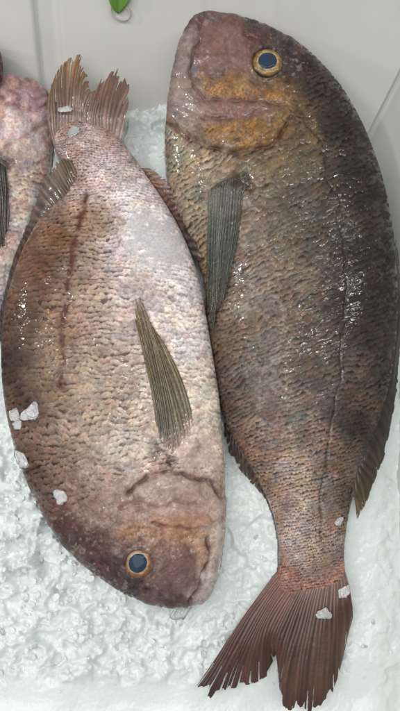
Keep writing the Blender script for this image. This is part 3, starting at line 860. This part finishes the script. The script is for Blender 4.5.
def ring(x0, x1, y0, y1, r, z, n=120, nc=14, rib=0.0):
    pts = []

    def seg(ax, ay, bx, by):
        for k in range(n):
            q = k / n
            pts.append((ax + (bx - ax) * q, ay + (by - ay) * q, z))

    def cor(cx, cy, a0):
        for k in range(nc):
            q = math.radians(a0 + 90 * k / nc)
            pts.append((cx + r * math.cos(q), cy + r * math.sin(q), z))
    seg(x0 + r, y0, x1 - r, y0)
    cor(x1 - r, y0 + r, -90)
    seg(x1, y0 + r, x1, y1 - r)
    cor(x1 - r, y1 - r, 0)
    seg(x1 - r, y1, x0 + r, y1)
    cor(x0 + r, y1 - r, 90)
    seg(x0, y1 - r, x0, y0 + r)
    cor(x0 + r, y0 + r, 180)
    P = np.array(pts)
    if rib:
        on = P[:, 1] > y1 - 1e-6
        x = P[:, 0]
        d = np.zeros(len(P))
        for xa, xb, hgt in RIBS:
            d += hgt * smooth(xa - 0.004, xa + 0.002, x) * (1 - smooth(xb - 0.002, xb + 0.004, x))
        P[:, 1] -= np.where(on, np.maximum(d, 0) * rib, 0)
    return P


RIBS = [(-0.40, -0.172, 0.011), (-0.146, 0.30, 0.011), (0.000, 0.003, 0.0012), (0.074, 0.077, 0.0012)]
rings = []
for g, z, zz, rr in ((0.026, ZF, ZF - 0.02, 0.03), (0.030, ZF, ZF - 0.016, 0.034)):
    rings.append(ring(*walls(z, g), rr, zz, n=300))
for k in range(1, 12):
    z = ZF + (ZT - 0.004 - ZF) * k / 11
    rings.append(ring(*walls(z, 0.030), 0.042, z, n=300))
rings.append(ring(*walls(ZT, 0.027), 0.04, ZT, n=300))
rings.append(ring(*walls(ZT, 0.003), 0.022, ZT, n=300, rib=0.2))
for k in range(0, 25):
    z = ZT - 0.003 + (ZF - ZT + 0.003) * k / 24
    rings.append(ring(*walls(z, 0.0), 0.009, z, n=300, rib=1.0))
rings.append(ring(*walls(ZF, -0.004), 0.014, ZF, n=300))
R = np.stack(rings)
nr, nk = R.shape[:2]
V = R.reshape(-1, 3)
Fq = grid_faces(nr, nk, True)
cb = V[(nr - 1) * nk:].mean(0)
ob = V[:nk].mean(0)
V = np.vstack([V, cb, ob])
faces = [tuple(int(x) for x in f) for f in Fq]
faces += [((nr - 1) * nk + j, (nr - 1) * nk + (j + 1) % nk, nr * nk) for j in range(nk)]
faces += [((j + 1) % nk, j, nr * nk + 1) for j in range(nk)]
box = link_mesh('foam_box', V, faces, M_BOX, smooth_shade=True)
tag(box, 'white foam fish box with ribbed walls holding the ice and fish', 'box')

tb = link_mesh('table', [(-3, -3, ZF - 0.0205), (3, -3, ZF - 0.0205), (3, 3, ZF - 0.0205), (-3, 3, ZF - 0.0205)], [(0, 1, 2, 3)], M_TABLE)
tag(tb, kind='structure')

# ------------------------------------------------------------------ crushed ice
STEP = 0.00105
gx = np.arange(LX0 - 0.006, LX1 + 0.018, STEP)
gy = np.arange(LY0 - 0.008, LY1 + 0.020, STEP)
X, Y = np.meshgrid(gx, gy)


def voronoi_facets(x, y, cell, seed, tilt):
    xs, ys = x / cell, y / cell
    i0, j0 = np.floor(xs), np.floor(ys)
    best = np.full(x.shape, 9.0)
    sec = np.full(x.shape, 9.0)
    h = np.zeros(x.shape)
    for di in (-1, 0, 1):
        for dj in (-1, 0, 1):
            i, j = i0 + di, j0 + dj
            cx, cy = i + hash2(i, j, seed), j + hash2(i, j, seed + 1)
            d = np.hypot(xs - cx, ys - cy)
            hh = (hash2(i, j, seed + 2) - 0.5) + ((hash2(i, j, seed + 3) - .5) * (xs - cx) + (hash2(i, j, seed + 4) - .5) * (ys - cy)) * tilt
            m = d < best
            sec = np.where(m, best, np.minimum(sec, d))
            h = np.where(m, hh, h)
            best = np.where(m, d, best)
    return h, sec - best


Pw = np.stack([X, Y, np.full(X.shape, 0.01)], -1)
ipx, ipy = project(Pw)
rough_m = np.zeros(X.shape)
for cx, cy, rr, a in ((40, 540, 110, 1.1), (130, 630, 70, 0.9), (60, 640, 70, 0.8), (145, 110, 50, 0.7), (250, 560, 70, 0.45), (225, 640, 60, 0.6), (-100, 300, 200, 0.8), (-40, 640, 100, 0.9), (385, 600, 70, 0.15)):
    rough_m = np.maximum(rough_m, a * np.exp(-(((ipx - cx) / rr) ** 2 + ((ipy - cy) / rr) ** 2)))
rough_m = np.clip(rough_m, 0.14, 1.2) * smooth(694, 668, ipy)
wx = X + (fbm(X * 120, Y * 120, 201, 3) - .5) * 0.014
wy = Y + (fbm(X * 120 + 40, Y * 120, 202, 3) - .5) * 0.014
f1, e1 = voronoi_facets(wx, wy, 0.020, 210, 1.8)
f2, e2 = voronoi_facets(wx, wy, 0.010, 220, 1.6)
f3, e3 = voronoi_facets(wx, wy, 0.005, 230, 1.4)
H = 0.013 + (fbm(X * 14, Y * 14, 240, 3) - .5) * 0.016
H = H + rough_m * (f1 * 0.013 + f2 * 0.0055 + f3 * 0.0028)
H = H + rough_m * (np.abs(fbm(X * 70, Y * 70, 245, 3) - .5) * -0.020 + 0.004)
pit = smooth(0.64, 0.76, fbm(X * 95, Y * 95, 260, 3))
H = H - pit * 0.005 * rough_m
# ice heaped against the sides of the fish, sloping down to the front wall and hollowed where the fish lie
H = H - smooth(655, 710, ipy) * 0.010
wob = (fbm(X * 30, Y * 30, 270, 4) - .5)
H = H - 0.010 * smooth(0.05, 0.0, LY1 - Y + 0.05 * wob) - 0.012 * smooth(0.03, -0.005, LX1 - X + 0.03 * wob)
H = H - 0.035 * smooth(345, 372, ipx) * smooth(340, 250, ipy)
for _ in range(2):                                    # melted: edges rounded off
    Hp = np.pad(H, 1, mode='edge')
    H = (Hp[:-2, 1:-1] + Hp[2:, 1:-1] + Hp[1:-1, :-2] + Hp[1:-1, 2:] + 2 * H) / 6
H = H + (fbm(X * 500, Y * 500, 250, 3) - .5) * 0.0022 * (0.3 + rough_m)
low = np.full(X.shape, 9.0)
for f in (bodyA, bodyB, bodyC):
    ix = np.round((f.low[:, 0] - gx[0]) / STEP).astype(int)
    iy = np.round((f.low[:, 1] - gy[0]) / STEP).astype(int)
    ok = (ix >= 0) & (ix < len(gx)) & (iy >= 0) & (iy < len(gy))
    np.minimum.at(low, (iy[ok], ix[ok]), f.low[ok, 2])
under = low < 5
d = np.where(under, 0.0, 1e3)
for _ in range(26):                                # rough distance in grid steps
    for dy, dx in ((0, 1), (0, -1), (1, 0), (-1, 0)):
        d = np.minimum(d, np.roll(np.roll(d, dy, 0), dx, 1) + 1)
    for dy, dx in ((1, 1), (1, -1), (-1, 1), (-1, -1)):
        d = np.minimum(d, np.roll(np.roll(d, dy, 0), dx, 1) + 1.414)
H = H + 0.010 * np.exp(-d / 16.0) * (~under)
H = np.where(under, np.minimum(H, low - 0.0006), H)
H = np.maximum(H, ZF + 0.002)
ice = link_mesh('crushed_ice', np.stack([X, Y, H], -1).reshape(-1, 3), grid_faces(len(gy), len(gx)), M_ICE)
tag(ice, 'bed of wet white crushed ice under and around the fish', 'ice', kind='stuff')


def ice_h(x, y):
    i = np.clip(((x - gx[0]) / STEP).astype(int), 0, len(gx) - 1)
    j = np.clip(((y - gy[0]) / STEP).astype(int), 0, len(gy) - 1)
    return H[j, i], under[j, i], rough_m[j, i]


def chunk(rng, a, b, c, nt=30, nph=44, wob=0.75, cuts=16):
    """a lump of ice broken along many random planes"""
    th = np.linspace(0.001, math.pi - 0.001, nt)[:, None]
    ph = np.linspace(0, 2 * math.pi, nph, endpoint=False)[None, :]
    V = np.stack([np.sin(th) * np.cos(ph), np.sin(th) * np.sin(ph), np.cos(th) + 0 * ph], -1)
    k = np.ones(V.shape[:2])
    for _ in range(cuts):
        nrm = rng.normal(size=3)
        nrm /= np.linalg.norm(nrm)
        dd = rng.uniform(0.45, 0.85)
        q = V @ nrm
        k = np.minimum(k, np.where(q > 0.05, dd / np.maximum(q, 0.05), 9))
    k = k * (1 + wob * (fbm(ph * 2 + 3 * np.cos(th) + 40, th * 3 + 20 + 0 * ph, int(rng.integers(1, 900)), 4) - .5))
    V = V * k[..., None] * np.array([a, b, c])
    return V.reshape(-1, 3), np.ascontiguousarray(grid_faces(nt, nph, True)[:, ::-1])


# loose broken ice heaped over the bed
rng = np.random.default_rng(77)
PROTO = [chunk(rng, 1, rng.uniform(0.55, 0.9), rng.uniform(0.12, 0.4), 7, 9, 0.25, 7) for _ in range(70)]
N0 = 15000
sx = rng.uniform(gx[0] + .010, gx[-1] - .020, N0)
sy = rng.uniform(gy[0] + .014, gy[-1] - .024, N0)
hz, un, rm = ice_h(sx, sy)
cpx, cpy = project(np.stack([sx, sy, hz], -1))
SV, SF, off = [], [], 0
for k in range(N0):
    if un[k] or rng.random() > 0.06 + rm[k] * 0.6:
        continue
    if cpx[k] < -60 or cpy[k] < 60 or cpy[k] > 690 + 12 * math.sin(cpx[k] * .05) or cpx[k] > 392:
        continue
    s_ = (0.0013 + 0.0036 * rng.random() ** 2.5) * (0.55 + 0.55 * rm[k])
    V, Fs = PROTO[rng.integers(0, len(PROTO))]
    M = np.array(Matrix.Rotation(rng.uniform(0, 6.28), 3, 'Z') @ Matrix.Rotation(rng.normal(0, .35), 3, 'X') @ Matrix.Rotation(rng.normal(0, .35), 3, 'Y'))
    SV.append((V * s_) @ M.T + np.array([sx[k], sy[k], hz[k] + s_ * rng.uniform(-0.1, 0.55)]))
    SF.append(Fs + off)
    off += len(V)
o = link_mesh('loose_ice', np.vstack(SV), np.vstack(SF), M_ICE, smooth_shade=False)
tag(o, 'loose broken flakes of ice scattered over the ice bed', 'ice', kind='stuff')

# clearer, larger lumps lying loose on top
SV, SF, off, left = [], [], 0, 60
for k in range(N0):
    if left == 0 or un[k] or rng.random() > rm[k] * 0.5 or cpx[k] < -60 or cpx[k] > 385 or cpy[k] < 70 or cpy[k] > 676:
        continue
    left -= 1
    s_ = 0.0020 + 0.0030 * rng.random() ** 1.5
    V, Fs = PROTO[rng.integers(0, len(PROTO))]
    M = np.array(Matrix.Rotation(rng.uniform(0, 6.28), 3, 'Z') @ Matrix.Rotation(rng.normal(0, .3), 3, 'X'))
    SV.append((V * s_) @ M.T + np.array([sx[k] + 0.002, sy[k], hz[k] + s_ * 0.4]))
    SF.append(Fs + off)
    off += len(V)
o = link_mesh('clear_ice', np.vstack(SV), np.vstack(SF), M_CHIP, smooth_shade=False)
tag(o, 'clear wet lumps of ice lying among the white crushed ice', 'ice', kind='stuff')

# single chips that lie on the fish
CHIPS = [(33, 411, 'A', 11, 7, 0.5, 'largest white ice chip on the back of the pale fish, at its left edge'),
         (17, 416, 'A', 7, 5, 1.9, 'small ice chip left of the largest chip on the pale fish'),
         (19, 425, 'A', 6, 4, 0.1, 'small ice chip just below the largest chip on the pale fish'),
         (24, 459, 'A', 10, 7, 2.4, 'melting ice chip low on the left edge of the pale fish'),
         (62, 497, 'A', 8, 7, 1.0, 'rounded melting ice chip on the dark shoulder behind the pale fish head'),
         (74, 131, 'A', 6, 5, 0.8, 'small pale ice chip on the root of the upper tail fin'),
         (66, 109, 'T', 6, 3, 0.2, 'clear ice sliver on the left lobe of the upper tail fin'),
         (326, 614, 'U', 7, 4, 0.05, 'flat white ice chip on the spread lower tail of the dark fish'),
         (345, 591, 'U', 6, 4, 1.2, 'small ice chip at the right edge of the lower tail of the dark fish'),
         (339, 522, 'B', 4, 3, 0.6, 'tiny ice chip on the narrow tail stalk of the dark fish'),
         (183, 597, 'I', 11, 6, 0.9, 'clear ice piece under the snout of the pale fish')]
for px, py, on, a, b, rz, lab in CHIPS:
    if on in ('A', 'B'):
        z = float(surf_z(on, px, py)) + 0.0012
    elif on == 'T':
        z = 0.0640
    elif on == 'U':
        z = 0.0395
    else:
        z = 0.034
        py = py + 14
    c = unproject(px, py, z)
    V, Fs = chunk(rng, a * 1.3 / 1000, b * 1.4 / 1000, min(a, b) * 0.13 / 1000, wob=0.7, cuts=12)
    Rm = np.array(Matrix.Rotation(rz, 3, 'Z') @ Matrix.Rotation(rng.normal(0, .12), 3, 'X'))
    ob = link_mesh('ice_chip', V @ Rm.T, Fs, M_CHIP)
    ob.location = c
    tag(ob, lab, 'ice chip', 'single ice chips lying on the fish')

# ------------------------------------------------------------------ leaf at the top of the back wall
def wall_point(px, py):
    """where the sight line meets the leaning back wall"""
    lo, hi = -0.03, 0.2
    for _ in range(50):
        m = 0.5 * (lo + hi)
        p = unproject(px, py, m)
        if p[1] > LY1 + lean(m, SB) - 0.0135:
            lo = m
        else:
            hi = m
    return unproject(px, py, 0.5 * (lo + hi))


lw = wall_point(117, 6)
leaf = thing('leaf', lw, 'pointed green leaf stuck on the back wall of the foam box', 'leaf')
nu, nv = 24, 13
LV = []
for i in range(nu):
    u = i / (nu - 1)
    wdt = 11.0 * (math.sin(math.pi * min(1, u * 0.93 + 0.07) ** 0.75) ** 0.8) * (1 if u < 1 else 0.02)
    for j in range(nv):
        s = j / (nv - 1) * 2 - 1
        x = 118 + s * wdt + 3 * (1 - u)
        y = 12 - 34 * (1 - u)
        p = wall_point(x, y)
        bulge = 0.002 + 0.004 * abs(s) * math.sin(math.pi * u) + 0.0015 * math.cos(s * 14 + u * 9) * abs(s) * 0.4 - 0.0006 * math.exp(-(s / .08) ** 2)
        LV.append(p + np.array([0, -bulge, bulge * 0.3]))
lf = link_mesh('leaf_blade', np.array(LV), grid_faces(nu, nv), M_LEAF, leaf)
md = lf.modifiers.new('thickness', 'SOLIDIFY')
md.thickness = 0.0005


def tube(name, pts, rad, mat, parent):
    c = catmull(pts, 50)
    V = []
    for k in range(len(c)):
        tdir = c[min(k + 1, len(c) - 1)] - c[max(k - 1, 0)]
        tdir /= np.linalg.norm(tdir)
        e1 = np.cross(tdir, [0, 0.3, 1])
        e1 /= np.linalg.norm(e1)
        e2 = np.cross(tdir, e1)
        for q in range(10):
            V.append(c[k] + rad * (math.cos(q * .6283) * e1 + math.sin(q * .6283) * e2))
    return link_mesh(name, np.array(V), grid_faces(50, 10, True), mat, parent)


tube('stem', [wall_point(x, y) + np.array([0, -0.002, 0.001]) for x, y in ((111, 6), (112, 13), (118, 18), (126, 19), (130, 15), (129, 9), (124, 4))], 0.0009, M_STEM, leaf)
